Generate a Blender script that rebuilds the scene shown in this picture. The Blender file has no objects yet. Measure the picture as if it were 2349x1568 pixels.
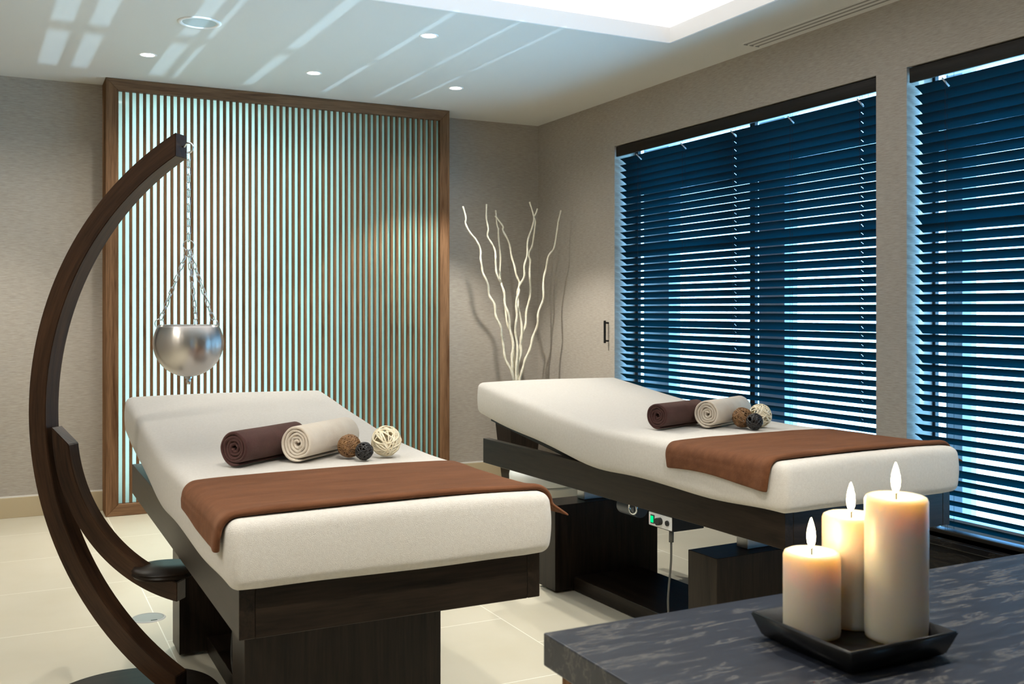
import bpy, bmesh, math, random
from mathutils import Vector, Matrix, noise
R = math.radians
PI = math.pi
sc = bpy.context.scene
COL = sc.collection
random.seed(7)

# ---------------------------------------------------------------- camera numbers
F = 2290.0; CX, CY = 1174.5, 711.0; H = 1.28; TH = R(26.75)
ST, CT = math.sin(TH), math.cos(TH)
def ray(px, py, Z):
    """world point seen at pixel px, py at camera depth Z (used to read sizes off the photograph)"""
    X = (px - CX) / F * Z
    return Vector((X * CT + Z * ST, -X * ST + Z * CT, H - (py - CY) / F * Z))

# ---------------------------------------------------------------- helpers
def tag(o, label=None, cat=None, group=None, kind=None):
    if label: o['label'] = label
    if cat: o['category'] = cat
    if group: o['group'] = group
    if kind: o['kind'] = kind
    return o
def empty(name, loc, label, cat, group=None, rz=0.0):
    o = bpy.data.objects.new(name, None); COL.objects.link(o)
    o.empty_display_size = 0.05
    o.location = loc; o.rotation_euler = (0, 0, rz)
    return tag(o, label, cat, group)
def obj(name, bm, mat, parent=None, smooth=False, auto=None):
    bm.normal_update()
    me = bpy.data.meshes.new(name)
    bm.to_mesh(me); bm.free()
    if mat: me.materials.append(mat)
    if smooth or auto:
        me.polygons.foreach_set('use_smooth', [True] * len(me.polygons))
        if auto:
            me.set_sharp_from_angle(angle=R(auto))
    o = bpy.data.objects.new(name, me); COL.objects.link(o)
    if parent: o.parent = parent
    return o
def struct(name, bm, mat, **k):
    o = obj(name, bm, mat, **k); o['kind'] = 'structure'; return o
def box(bm, x0, x1, y0, y1, z0, z1, bev=0.0, seg=2):
    tmp = bmesh.new()
    bmesh.ops.create_cube(tmp, size=1.0)
    for v in tmp.verts:
        v.co = Vector((x0 + (v.co.x + .5) * (x1 - x0), y0 + (v.co.y + .5) * (y1 - y0), z0 + (v.co.z + .5) * (z1 - z0)))
    if bev > 0:
        bmesh.ops.bevel(tmp, geom=tmp.edges[:], offset=bev, segments=seg, affect='EDGES', profile=.5)
    merge(bm, tmp)
    return bm
def merge(bm, tmp, M=None):
    if M is not None: tmp.transform(M)
    mp = {}
    for v in tmp.verts: mp[v] = bm.verts.new(v.co)
    for f in tmp.faces:
        try: bm.faces.new([mp[v] for v in f.verts])
        except ValueError: pass
    tmp.free()
def B(*a, **k):
    return box(bmesh.new(), *a, **k)
def quad(bm, *pts):
    bm.faces.new([bm.verts.new(p) for p in pts])
def lathe(bm, prof, seg=48, c=(0, 0, 0), closed=False):
    """revolve (r, z) profile about z"""
    rings = []
    for r, z in prof:
        if r < 1e-6: rings.append([bm.verts.new((c[0], c[1], c[2] + z))])
        else: rings.append([bm.verts.new((c[0] + r * math.cos(2 * PI * i / seg), c[1] + r * math.sin(2 * PI * i / seg), c[2] + z)) for i in range(seg)])
    pairs = list(zip(rings[:-1], rings[1:]))
    if closed: pairs.append((rings[-1], rings[0]))
    for a, b in pairs:
        for i in range(seg):
            j = (i + 1) % seg
            if len(a) == 1 and len(b) == 1: continue
            if len(a) == 1: bm.faces.new((a[0], b[j], b[i]))
            elif len(b) == 1: bm.faces.new((a[i], a[j], b[0]))
            else: bm.faces.new((a[i], a[j], b[j], b[i]))
    bmesh.ops.recalc_face_normals(bm, faces=bm.faces[:])
    return bm
def frames(pts, closed=False):
    n = len(pts); T = []
    for i in range(n):
        if closed: t = pts[(i + 1) % n] - pts[i - 1]
        else: t = pts[min(i + 1, n - 1)] - pts[max(i - 1, 0)]
        T.append(t.normalized())
    up = Vector((0, 0, 1)) if abs(T[0].z) < .9 else Vector((1, 0, 0))
    N = [(up - T[0] * up.dot(T[0])).normalized()]
    for i in range(1, n):
        v = N[-1] - T[i] * N[-1].dot(T[i]); N.append(v.normalized())
    return T, N
def tube(bm, pts, rad, seg=8, closed=False, flat=1.0, outward=None):
    """round (or flattened) tube along points; rad is a number or a list"""
    pts = [Vector(p) for p in pts]; n = len(pts)
    if not hasattr(rad, '__len__'): rad = [rad] * n
    T, N = frames(pts, closed)
    rings = []
    for i in range(n):
        nn = N[i]
        if outward is not None:
            o_ = (pts[i] - outward); o_ = o_ - T[i] * o_.dot(T[i]); nn = o_.normalized()
        bb = T[i].cross(nn)
        rings.append([bm.verts.new(pts[i] + nn * (rad[i] * flat * math.cos(2 * PI * k / seg)) + bb * (rad[i] * math.sin(2 * PI * k / seg))) for k in range(seg)])
    rng = range(n if closed else n - 1)
    for i in rng:
        a, b = rings[i], rings[(i + 1) % n]
        for k in range(seg):
            l = (k + 1) % seg
            bm.faces.new((a[k], a[l], b[l], b[k]))
    if not closed:
        bm.faces.new(rings[0][::-1]); bm.faces.new(rings[-1])
    return bm
def cyl(bm, p0, p1, r, seg=24):
    return tube(bm, [p0, p1], r, seg)
def catmull(pts, sub=5):
    pts = [Vector(p) for p in pts]; out = []
    for i in range(len(pts) - 1):
        p0 = pts[max(i - 1, 0)]; p1 = pts[i]; p2 = pts[i + 1]; p3 = pts[min(i + 2, len(pts) - 1)]
        for k in range(sub):
            t = k / sub
            out.append(.5 * ((2 * p1) + (p2 - p0) * t + (2 * p0 - 5 * p1 + 4 * p2 - p3) * t * t + (3 * p1 - p0 - 3 * p2 + p3) * t ** 3))
    out.append(pts[-1]); return out
def rbox(sx, sy, sz, r, nx=16, ny=16, nz=6):
    """closed grid box, edges rounded with radius r; spans 0..sx, 0..sy, 0..sz"""
    bm = bmesh.new(); V = {}
    def steps(n, s):
        # denser near the ends so the rounding reads
        e = [0, r * .15, r * .4, r * .75, r * 1.1]
        mid = [r * 1.1 + (s - 2.2 * r) * i / n for i in range(1, n)]
        return e + mid + [s - q for q in reversed(e)]
    X, Y, Z = steps(nx, sx), steps(ny, sy), steps(nz, sz)
    def vert(i, j, k):
        key = (i, j, k)
        if key not in V:
            p = Vector((X[i], Y[j], Z[k]))
            q = Vector((min(max(p.x, r), sx - r), min(max(p.y, r), sy - r), min(max(p.z, r), sz - r)))
            d = p - q
            if d.length > 1e-9:
                # only shrink along rounded region
                m = max(abs(d.x), abs(d.y), abs(d.z))
                p = q + d.normalized() * m
            V[key] = bm.verts.new(p)
        return V[key]
    a, b, c = len(X) - 1, len(Y) - 1, len(Z) - 1
    for i in range(a):
        for j in range(b):
            bm.faces.new((vert(i, j, 0), vert(i, j + 1, 0), vert(i + 1, j + 1, 0), vert(i + 1, j, 0)))
            bm.faces.new((vert(i, j, c), vert(i + 1, j, c), vert(i + 1, j + 1, c), vert(i, j + 1, c)))
    for i in range(a):
        for k in range(c):
            bm.faces.new((vert(i, 0, k), vert(i + 1, 0, k), vert(i + 1, 0, k + 1), vert(i, 0, k + 1)))
            bm.faces.new((vert(i, b, k), vert(i, b, k + 1), vert(i + 1, b, k + 1), vert(i + 1, b, k)))
    for j in range(b):
        for k in range(c):
            bm.faces.new((vert(0, j, k), vert(0, j, k + 1), vert(0, j + 1, k + 1), vert(0, j + 1, k)))
            bm.faces.new((vert(a, j, k), vert(a, j + 1, k), vert(a, j + 1, k + 1), vert(a, j, k + 1)))
    return bm
def dup(root, loc, rz=0.0, label=None):
    r = root.copy(); COL.objects.link(r); r.location = loc; r.rotation_euler = (0, 0, rz)
    if label: r['label'] = label
    for ch in list(root.children):
        c = ch.copy(); COL.objects.link(c); c.parent = r
        for g in list(ch.children):
            d = g.copy(); COL.objects.link(d); d.parent = c
    return r

# ---------------------------------------------------------------- materials
def newmat(name):
    m = bpy.data.materials.new(name); m.use_nodes = True
    nt = m.node_tree; b = nt.nodes['Principled BSDF']
    return m, nt, b
def L(nt, a, b): nt.links.new(a, b)
def coords(nt, scale=(1, 1, 1), kind='Object', rot=(0, 0, 0), loc=(0, 0, 0)):
    tc = nt.nodes.new('ShaderNodeTexCoord'); mp = nt.nodes.new('ShaderNodeMapping')
    mp.inputs['Scale'].default_value = scale; mp.inputs['Rotation'].default_value = rot; mp.inputs['Location'].default_value = loc
    L(nt, tc.outputs[kind], mp.inputs['Vector']); return mp.outputs['Vector']
def nz(nt, vec, scale, detail=4, rough=.5, dist=0):
    n = nt.nodes.new('ShaderNodeTexNoise'); n.inputs['Scale'].default_value = scale
    n.inputs['Detail'].default_value = detail; n.inputs['Roughness'].default_value = rough; n.inputs['Distortion'].default_value = dist
    L(nt, vec, n.inputs['Vector']); return n.outputs['Fac']
def ramp(nt, fac, stops):
    r = nt.nodes.new('ShaderNodeValToRGB'); e = r.color_ramp.elements
    while len(e) < len(stops): e.new(.5)
    for el, (p, c) in zip(e, stops):
        el.position = p; el.color = (*c, 1)
    L(nt, fac, r.inputs['Fac']); return r.outputs['Color']
def bump(nt, b, fac, strength, dist=.01):
    n = nt.nodes.new('ShaderNodeBump'); n.inputs['Strength'].default_value = strength; n.inputs['Distance'].default_value = dist
    L(nt, fac, n.inputs['Height']); L(nt, n.outputs['Normal'], b.inputs['Normal'])
def plain(name, col, rough=.5, metal=0.0, spec=.5):
    m, nt, b = newmat(name)
    b.inputs['Base Color'].default_value = (*col, 1); b.inputs['Roughness'].default_value = rough
    b.inputs['Metallic'].default_value = metal; b.inputs['Specular IOR Level'].default_value = spec
    return m
def wood(name, c0, c1, axis, rough=.35, grain=26, big=2.2, bmp=.05, kind='Object', coat=0.0, spec=.2):
    """grain runs along axis (0,1,2)"""
    m, nt, b = newmat(name)
    s = [1.0, 1.0, 1.0]; s[axis] = .06
    v = coords(nt, tuple(s), kind)
    f1 = nz(nt, v, grain * 6, 3, .6); f2 = nz(nt, v, grain * .45, 4, .55, big)
    mx = nt.nodes.new('ShaderNodeMath'); mx.operation = 'MULTIPLY_ADD'; mx.inputs[1].default_value = .38
    L(nt, f1, mx.inputs[0])
    m2 = nt.nodes.new('ShaderNodeMath'); m2.operation = 'MULTIPLY'; m2.inputs[1].default_value = .62
    L(nt, f2, m2.inputs[0]); L(nt, m2.outputs[0], mx.inputs[2])
    mid = tuple((a + c) / 2 for a, c in zip(c0, c1))
    L(nt, ramp(nt, mx.outputs[0], [(.34, c0), (.5, mid), (.66, c1)]), b.inputs['Base Color'])
    b.inputs['Roughness'].default_value = rough; b.inputs['Specular IOR Level'].default_value = spec
    b.inputs['Coat Weight'].default_value = coat; b.inputs['Coat Roughness'].default_value = .18
    bump(nt, b, f1, bmp, .002)
    return m
WEN0, WEN1 = (.0045, .003, .002), (.026, .017, .011)
WEN = [wood('wenge_%d' % i, WEN0, WEN1, i, .36) for i in range(3)]
ARC = wood('stained_arch', (.014, .007, .004), (.066, .031, .015), 0, .32, 24, kind='UV', coat=.1)
WAL0, WAL1 = (.085, .042, .021), (.255, .145, .078)
WALN = [wood('walnut_%d' % i, WAL0, WAL1, i, .5, 18, 3.2, spec=(.15, .15, .0)[i]) for i in range(3)]

# wallpaper: taupe with fine horizontal streaks
def wallpaper(name, along):
    m, nt, b = newmat(name)
    s = [1, 1, 1]; s[along] = .09; s[1 - along] = .09
    v = coords(nt, tuple(s)); f = nz(nt, v, 240, 4, .65)
    v2 = coords(nt, (1, 1, 1)); f2 = nz(nt, v2, 1.3, 2)
    mm = nt.nodes.new('ShaderNodeMath'); mm.operation = 'MULTIPLY_ADD'; mm.inputs[1].default_value = .25
    L(nt, f2, mm.inputs[0]); L(nt, f, mm.inputs[2])
    L(nt, ramp(nt, mm.outputs[0], [(.4, (.325, .290, .246)), (.62, (.40, .362, .315)), (.85, (.47, .435, .39))]), b.inputs['Base Color'])
    b.inputs['Roughness'].default_value = .75; b.inputs['Specular IOR Level'].default_value = .2
    bump(nt, b, f, .12, .003)
    return m
WALLX = wallpaper('taupe_wallpaper', 0)
CEIL = plain('white_ceiling_paint', (.73, .73, .70), .7, 0, .15)
TRAYM = plain('tray_white_paint', (.93, .93, .93), .6, 0, .2)

def floor_mat():
    m, nt, b = newmat('cream_floor_tile')
    tc = nt.nodes.new('ShaderNodeTexCoord'); sep = nt.nodes.new('ShaderNodeSeparateXYZ'); cmb = nt.nodes.new('ShaderNodeCombineXYZ')
    L(nt, tc.outputs['Object'], sep.inputs[0])
    ax = nt.nodes.new('ShaderNodeMath'); ax.operation = 'ADD'; ax.inputs[1].default_value = -3.396 + .656 * 10
    ay = nt.nodes.new('ShaderNodeMath'); ay.operation = 'ADD'; ay.inputs[1].default_value = -1.826 + .64 * 11
    L(nt, sep.outputs['Y'], ax.inputs[0]); L(nt, sep.outputs['X'], ay.inputs[0])
    L(nt, ax.outputs[0], cmb.inputs['X']); L(nt, ay.outputs[0], cmb.inputs['Y'])
    br = nt.nodes.new('ShaderNodeTexBrick'); br.offset = .5; br.offset_frequency = 2
    br.inputs['Scale'].default_value = 1; br.inputs['Brick Width'].default_value = .656; br.inputs['Row Height'].default_value = .64
    br.inputs['Mortar Size'].default_value = .0022; br.inputs['Mortar Smooth'].default_value = .1
    br.inputs['Color1'].default_value = (.56, .525, .425, 1); br.inputs['Color2'].default_value = (.59, .55, .445, 1)
    br.inputs['Mortar'].default_value = (.84, .82, .74, 1)
    L(nt, cmb.outputs[0], br.inputs['Vector'])
    v = coords(nt); f = nz(nt, v, 2.5, 5, .6)
    hs = nt.nodes.new('ShaderNodeMix'); hs.data_type = 'RGBA'; hs.blend_type = 'MULTIPLY'; hs.inputs['Factor'].default_value = 1
    L(nt, br.outputs['Color'], hs.inputs[6]); L(nt, ramp(nt, f, [(.3, (.93, .92, .88)), (.7, (1, 1, 1))]), hs.inputs[7])
    L(nt, hs.outputs[2], b.inputs['Base Color'])
    b.inputs['Roughness'].default_value = .34; b.inputs['Specular IOR Level'].default_value = .4
    return m
FLOOR = floor_mat()
SKIRT = plain('beige_stone_skirting', (.50, .41, .27), .4)
SKIRTTOP = plain('skirting_bead', (.72, .70, .66), .5)

def terry():
    m, nt, b = newmat('white_terry')
    v = coords(nt); f = nz(nt, v, 620, 3, .7); f2 = nz(nt, v, 110, 4, .7)
    L(nt, ramp(nt, f2, [(.3, (.71, .665, .60)), (.7, (.79, .75, .685))]), b.inputs['Base Color'])
    b.inputs['Roughness'].default_value = .95; b.inputs['Specular IOR Level'].default_value = .1
    b.inputs['Sheen Weight'].default_value = .3; b.inputs['Sheen Roughness'].default_value = .5
    bump(nt, b, f, .8, .005)
    return m
TERRY = terry()
def velvet(name, c0, c1, fine=300, bs=.35, sheen=.4, tint=(1, .75, .6)):
    m, nt, b = newmat(name)
    v = coords(nt); f = nz(nt, v, fine, 3, .7); v2 = coords(nt, (1.2, 5, 5)); f2 = nz(nt, v2, 6, 4, .6)
    L(nt, ramp(nt, f2, [(.3, c0), (.7, c1)]), b.inputs['Base Color'])
    b.inputs['Roughness'].default_value = .85; b.inputs['Specular IOR Level'].default_value = .15
    b.inputs['Sheen Weight'].default_value = sheen; b.inputs['Sheen Roughness'].default_value = .4
    b.inputs['Sheen Tint'].default_value = (*tint, 1)
    bump(nt, b, f, bs, .003)
    return m
THROW = velvet('brown_velour', (.088, .033, .0135), (.142, .055, .0235), 300, .35, .18, (1, .55, .35))
TOWB = velvet('dark_brown_towel', (.060, .026, .024), (.088, .038, .035), 420, .8, .25)
TOWW = velvet('cream_towel', (.70, .61, .50), (.76, .68, .57), 420, .8, .2, (1, .95, .9))
STEEL, _nt, _b = newmat('brushed_steel')
_b.inputs['Base Color'].default_value = (.60, .57, .54, 1); _b.inputs['Metallic'].default_value = 1; _b.inputs['Roughness'].default_value = .3
_b.inputs['Anisotropic'].default_value = .8; _b.inputs['Anisotropic Rotation'].default_value = .25
_t = _nt.nodes.new('ShaderNodeTangent'); _t.direction_type = 'RADIAL'; _t.axis = 'Z'; L(_nt, _t.outputs[0], _b.inputs['Tangent'])
_v = coords(_nt, (1, 1, 30)); _f = nz(_nt, _v, 60, 3, .6); bump(_nt, _b, _f, .03, .001)
CHROME = plain('chrome', (.78, .80, .82), .12, 1)
BLIND, _nt, _b = newmat('dark_slat_blue_glow')
_v = coords(_nt, (20, .8, 20)); _f = nz(_nt, _v, 14, 3, .6)
L(_nt, ramp(_nt, _f, [(.3, (.006, .0055, .0055)), (.7, (.012, .011, .011))]), _b.inputs['Base Color'])
_b.inputs['Roughness'].default_value = .5; _b.inputs['Specular IOR Level'].default_value = 0
_t = _nt.nodes.new('ShaderNodeBsdfTranslucent'); _t.inputs['Color'].default_value = (.002, .098, .113, 1)  # blue daylight glow of the slats, put into the translucent colour
_a = _nt.nodes.new('ShaderNodeAddShader'); L(_nt, _b.outputs[0], _a.inputs[0]); L(_nt, _t.outputs[0], _a.inputs[1])
L(_nt, _a.outputs[0], _nt.nodes['Material Output'].inputs['Surface'])
VAL = wood('valance_wood', (.008, .006, .005), (.022, .018, .014), 1, .42)
CORD = plain('black_cord', (.01, .01, .01), .7)
CLIP = plain('clear_tilt_clip', (.62, .68, .74), .2)
BLK = plain('black_lacquer', (.004, .004, .0045), .28, 0, .3)
RUB = plain('black_rubber', (.01, .01, .01), .6)
WAX, _nt, _b = newmat('ivory_wax')
_b.inputs['Base Color'].default_value = (.50, .44, .345, 1); _b.inputs['Roughness'].default_value = .38
_b.inputs['Subsurface Weight'].default_value = 1.0; _b.inputs['Subsurface Radius'].default_value = (1.0, .55, .16); _b.inputs['Subsurface Scale'].default_value = .06; _b.subsurface_method = 'BURLEY'
FLAME, _nt, _b = newmat('candle_flame')
_e = _nt.nodes.new('ShaderNodeEmission'); _e.inputs['Color'].default_value = (1, .70, .32, 1); _e.inputs['Strength'].default_value = 120
L(_nt, _e.outputs[0], _nt.nodes['Material Output'].inputs['Surface'])
def emis(name, col, s):
    m, nt, b = newmat(name); e = nt.nodes.new('ShaderNodeEmission')
    e.inputs['Color'].default_value = (*col, 1); e.inputs['Strength'].default_value = s
    L(nt, e.outputs[0], nt.nodes['Material Output'].inputs['Surface']); return m
def glance(nt):
    """reflectance of a thin pane, the same from either face"""
    lw = nt.nodes.new('ShaderNodeLayerWeight'); lw.inputs['Blend'].default_value = .5
    p = nt.nodes.new('ShaderNodeMath'); p.operation = 'POWER'; p.inputs[1].default_value = 5; L(nt, lw.outputs['Facing'], p.inputs[0])
    q = nt.nodes.new('ShaderNodeMath'); q.operation = 'MULTIPLY_ADD'; q.inputs[1].default_value = .9; q.inputs[2].default_value = .05
    L(nt, p.outputs[0], q.inputs[0]); return q
def stone():
    m, nt, b = newmat('dark_veined_stone')
    v = coords(nt, (1, 6, 4), rot=(0, 0, R(-9)))
    f = nz(nt, v, 9, 8, .70, .35)
    g = nz(nt, coords(nt), 2.3, 3)
    mm = nt.nodes.new('ShaderNodeMath'); mm.operation = 'MULTIPLY_ADD'; mm.inputs[1].default_value = .32
    L(nt, g, mm.inputs[0]); L(nt, f, mm.inputs[2])
    L(nt, ramp(nt, mm.outputs[0], [(.45, (.010, .012, .018)), (.715, (.017, .020, .029)), (.745, (.105, .10, .093)), (.77, (.018, .021, .030))]), b.inputs['Base Color'])
    b.inputs['Roughness'].default_value = .3
    bump(nt, b, f, .06, .004)
    return m
STONE = stone()
def pane_mat():
    m, nt, b = newmat('mint_translucent_glass')
    tr = nt.nodes.new('ShaderNodeBsdfTranslucent'); tr.inputs['Color'].default_value = (.60, .87, .87, 1)
    df = nt.nodes.new('ShaderNodeBsdfDiffuse'); df.inputs['Color'].default_value = (.34, .67, .62, 1)
    gl = nt.nodes.new('ShaderNodeBsdfGlossy'); gl.inputs['Roughness'].default_value = .08
    fr = glance(nt)
    a = nt.nodes.new('ShaderNodeMixShader'); a.inputs[0].default_value = .6
    L(nt, tr.outputs[0], a.inputs[1]); L(nt, df.outputs[0], a.inputs[2])
    c = nt.nodes.new('ShaderNodeMixShader'); L(nt, fr.outputs[0], c.inputs[0]); L(nt, a.outputs[0], c.inputs[1]); L(nt, gl.outputs[0], c.inputs[2])
    L(nt, c.outputs[0], nt.nodes['Material Output'].inputs['Surface']); return m
MINT = pane_mat()
def winglass():
    m, nt, b = newmat('window_glass')
    t = nt.nodes.new('ShaderNodeBsdfTransparent'); t.inputs['Color'].default_value = (.96, .98, 1, 1)
    g = nt.nodes.new('ShaderNodeBsdfGlossy'); g.inputs['Roughness'].default_value = .02
    fr = glance(nt)
    c = nt.nodes.new('ShaderNodeMixShader'); L(nt, fr.outputs[0], c.inputs[0]); L(nt, t.outputs[0], c.inputs[1]); L(nt, g.outputs[0], c.inputs[2])
    L(nt, c.outputs[0], nt.nodes['Material Output'].inputs['Surface']); return m
WGLASS = winglass()
WFRAME = plain('pale_window_frame', (.62, .64, .66), .5)
OPOST = plain('pale_outer_post', (.34, .36, .38), .6)
DARKF = plain('dark_window_gasket', (.02, .022, .026), .5)

# ---------------------------------------------------------------- room shell
XL, XR, YF, YB, ZC = -1.7, 3.70, -3.0, 6.89, 2.72
TX0, TX1, TY0, TY1, TZ = -.6, 3.19, 2.0, 4.43, 2.80     # luminous ceiling recess
bm = B(XL - .2, XR + .25, YF - .2, YB + .2, -.1, 0); struct('floor', bm, FLOOR)
bm = bmesh.new()
for x0, x1, y0, y1 in ((XL - .2, TX0, YF - .2, YB + .2), (TX1, XR + .25, YF - .2, YB + .2), (TX0, TX1, YF - .2, TY0), (TX0, TX1, TY1, YB + .2)):
    box(bm, x0, x1, y0, y1, ZC, ZC + .2)
struct('ceiling', bm, CEIL)
bm = bmesh.new()
box(bm, TX0, TX0 + .012, TY0, TY1, ZC - .002, TZ); box(bm, TX1 - .012, TX1, TY0, TY1, ZC - .002, TZ)
box(bm, TX0, TX1, TY0, TY0 + .012, ZC - .002, TZ); box(bm, TX0, TX1, TY1 - .012, TY1, ZC - .002, TZ)
struct('trim_1', bm, TRAYM)
lp = empty('ceiling_light_panel', ((TX0 + TX1) / 2, (TY0 + TY1) / 2, TZ), 'large glowing white light panel recessed into the ceiling', 'ceiling light')
hx, hy = (TX1 - TX0) / 2, (TY1 - TY0) / 2
obj('diffuser', B(-hx, hx, -hy, hy, .002, .01), emis('panel_glow', (1, .985, .965), 1.2), lp)
struct('wall_back', B(XL - .2, XR + .2, YB, YB + .2, 0, ZC), WALLX)
struct('wall_left', B(XL - .2, XL, YF - .2, YB + .2, 0, ZC), WALLX)
# right wall with two openings
W1, W2, WB, WT = (3.476, 5.782), (.60, 3.294), .27, 2.40
WO = XR + .17
bm = bmesh.new()
box(bm, XR, WO, W1[1], YB, 0, ZC); box(bm, XR, WO, W2[1], W1[0], 0, ZC); box(bm, XR, WO, YF - .2, W2[0], 0, ZC)
for a, b_ in (W1, W2):
    box(bm, XR, WO, a, b_, WT, ZC); box(bm, XR, WO, a, b_, 0, WB)
struct('wall_right', bm, WALLX)
# wall behind the camera, with slots added to shape light streaks on the ceiling
SLITS = [(a + .33, b + .33) for a, b in ((.15, .256), (.326, .42), (.76, .846), (.90, .93), (1.33, 1.395), (1.84, 1.876), (2.20, 2.225), (2.45, 2.47))]
SZ0, SZ1 = 1.0, 1.375
bm = bmesh.new()
xs = [XL - .2] + [v for s in SLITS for v in s] + [XR + .2]
for i in range(0, len(xs), 2):
    box(bm, xs[i], xs[i + 1], YF - .06, YF, SZ0, SZ1)
box(bm, XL - .2, XR + .2, YF - .06, YF, 0, SZ0); box(bm, XL - .2, XR + .2, YF - .06, YF, SZ1, ZC)
box(bm, XL - .2, XR + .2, YF - .05, YF - .01, 1.155, 1.182)
struct('wall_front', bm, WALLX)

def skirting(name, pts):
    o = struct(name, B(*pts[0], 0, .125, bev=.002), SKIRT)
    obj('bead', B(*pts[1], .125, .133), SKIRTTOP, o)
skirting('baseboard_back', ((XL, XR, YB - .014, YB), (XL, XR, YB - .011, YB)))
skirting('baseboard_right', ((XR - .014, XR, 5.70, YB - .014), (XR - .011, XR, 5.70, YB - .011)))
skirting('baseboard_left', ((XL, XL + .014, YF, YB - .014), (XL, XL + .011, YF, YB - .011)))
# corner seam of the wallpaper
struct('trim_2', B(XR - .004, XR, YB - .004, YB, .133, ZC), WALLX)
# black stone ledge under the windows
def ledge():
    m, nt, b = newmat('black_marble')
    v = coords(nt, (1, .35, 1.4)); f = nz(nt, v, 9, 7, .7, 1.2)
    L(nt, ramp(nt, f, [(.5, (.006, .006, .007)), (.57, (.022, .019, .016)), (.62, (.008, .008, .009))]), b.inputs['Base Color'])
    b.inputs['Roughness'].default_value = .18; return m
bm = bmesh.new(); box(bm, XR - .03, WO, W2[0], W2[1], WB - .03, WB, .003); box(bm, XR - .022, XR, W2[0], W2[1], 0, WB - .03)
box(bm, XR - .03, WO, W1[0], W1[1], WB - .03, WB, .003); box(bm, XR - .022, XR, W1[0], W1[1], 0, WB - .03)
struct('trim_3', bm, ledge())

# windows: frame + pane behind each blind
def window(name, y0, y1, posts, gask):
    bm = bmesh.new(); x0, x1 = 3.885, 3.945
    box(bm, x0, x1, y0, y1, WT - .02, WT + .03); box(bm, x0, x1, y0, y1, WB - .03, WB + .05)
    w = struct(name, bm, WFRAME)
    for a, b_ in posts: obj('outer_post', B(4.05, 4.15, a, b_, -.5, 3.1, bev=.003), OPOST, w)
    bm = bmesh.new()
    for a, b_ in gask: box(bm, 3.872, 3.895, a, b_, WB, WT)
    obj('gasket', bm, DARKF, w)
    obj('pane', B(3.91, 3.914, y0, y1, WB, WT), WGLASS, w)
window('window_1', 3.42, 5.74, [(5.643, 5.945), (4.495, 4.72)], [(5.750, 5.80), (4.545, 4.59)])
window('window_2', .5, 3.262, [(3.276, 3.37), (1.914, 2.162)], [(3.28, 3.33), (2.07, 2.11)])

# ---------------------------------------------------------------- wooden blinds
SLW, SLA, PITCH = .0625, R(31.5), .0458
def blind(y0, y1, cords, label, holes):
    bl = empty('venetian_blind', (3.75, (y0 + y1) / 2, WT), label, 'blind', 'dark wooden venetian blinds')
    yc = (y0 + y1) / 2
    a, b_ = y0 - yc, y1 - yc
    bm = B(-.045, -.030, a + .004, b_ - .008, -.074, -.006, bev=.003); obj('valance', bm, VAL, bl, auto=40)
    obj('head_rail', B(-.028, .028, a + .01, b_ - .01, -.036, -.004), VAL, bl)
    # slat mesh (inner edge high, outer edge low) with rout holes for the cords
    t = .0030; ca, sa = math.cos(SLA), math.sin(SLA)
    def P(u, y, w): return Vector((u * ca - w * sa * -1 * 0 + w * sa, y, -u * sa + w * ca))
    def strip(bm, u0, u1, ya, yb):
        n = 5; top = []; bot = []
        for i in range(n + 1):
            u = u0 + (u1 - u0) * i / n
            crown = .0016 * (1 - (2 * u / SLW) ** 2)
            top.append((u, t / 2 + crown)); bot.append((u, -t / 2 + crown))
        lo = [[bm.verts.new(P(u, y, w)) for (u, w) in top + bot[::-1]] for y in (ya, yb)]
        m = len(lo[0])
        for i in range(m):
            j = (i + 1) % m
            bm.faces.new((lo[0][i], lo[0][j], lo[1][j], lo[1][i]))
        bm.faces.new(lo[0][::-1]); bm.faces.new(lo[1])
    bm = bmesh.new(); e = a + .012; hw = .0038
    for c in sorted(holes):
        c -= yc
        strip(bm, -SLW / 2, SLW / 2, e, c - hw); strip(bm, -SLW / 2, -.010, c - hw, c + hw); strip(bm, .010, SLW / 2, c - hw, c + hw)
        e = c + hw
    strip(bm, -SLW / 2, SLW / 2, e, b_ - .014)
    bmesh.ops.recalc_face_normals(bm, faces=bm.faces[:])
    s0 = obj('slat', bm, BLIND, bl)
    zt, zb = -.103, -(WT - .345)
    n = int(round((zt - zb) / PITCH))
    rnd = random.Random(int(y0 * 100))
    off = [0.0] * (n + 1)
    for k in (13, 24, 27, 38): off[k] = -.0040
    for k in range(n + 1):
        s = s0
        if k: s = s0.copy(); COL.objects.link(s)
        s.location = (.012, 0, zt - PITCH * k + off[k]); s.rotation_euler = (rnd.uniform(-.0006, .0006), rnd.uniform(-.03, .03) if not off[k] else .145, 0)
        s.parent = bl
    zend = zt - PITCH * n - .036
    obj('bottom_rail', B(-.018, .04, a + .012, b_ - .014, zend - .012, zend + .006, bev=.003), VAL, bl)
    for c in cords:
        c -= yc
        bm = bmesh.new()
        for xx in (-.0165, .040): tube(bm, [(xx, c - .012, -.05), (xx, c - .012, zend)], .0008, 5)
        tube(bm, [(.012, c, -.05), (.012, c, zend)], .0009, 5)
        obj('ladder_cord', bm, CORD, bl)
        bm = bmesh.new(); tube(bm, [(-.022, c, -.082), (.016, c - .006, -.116)], .0045, 6)
        obj('tilt_clip', bm, CLIP, bl, smooth=True)
    return bl
blind(W1[0] + .002, W1[1] - .002, [5.56, 5.069, 4.587, 4.113, 3.623], 'dark wooden blind on the window nearest the corner, behind the far bed', [4.587, 3.623])
blind(W2[0] + .002, W2[1] - .002, [3.122, 2.64, 2.16, 1.68, 1.2, .75], 'dark wooden blind at the right edge, right of the taupe column', [2.64, 1.68])

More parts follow.
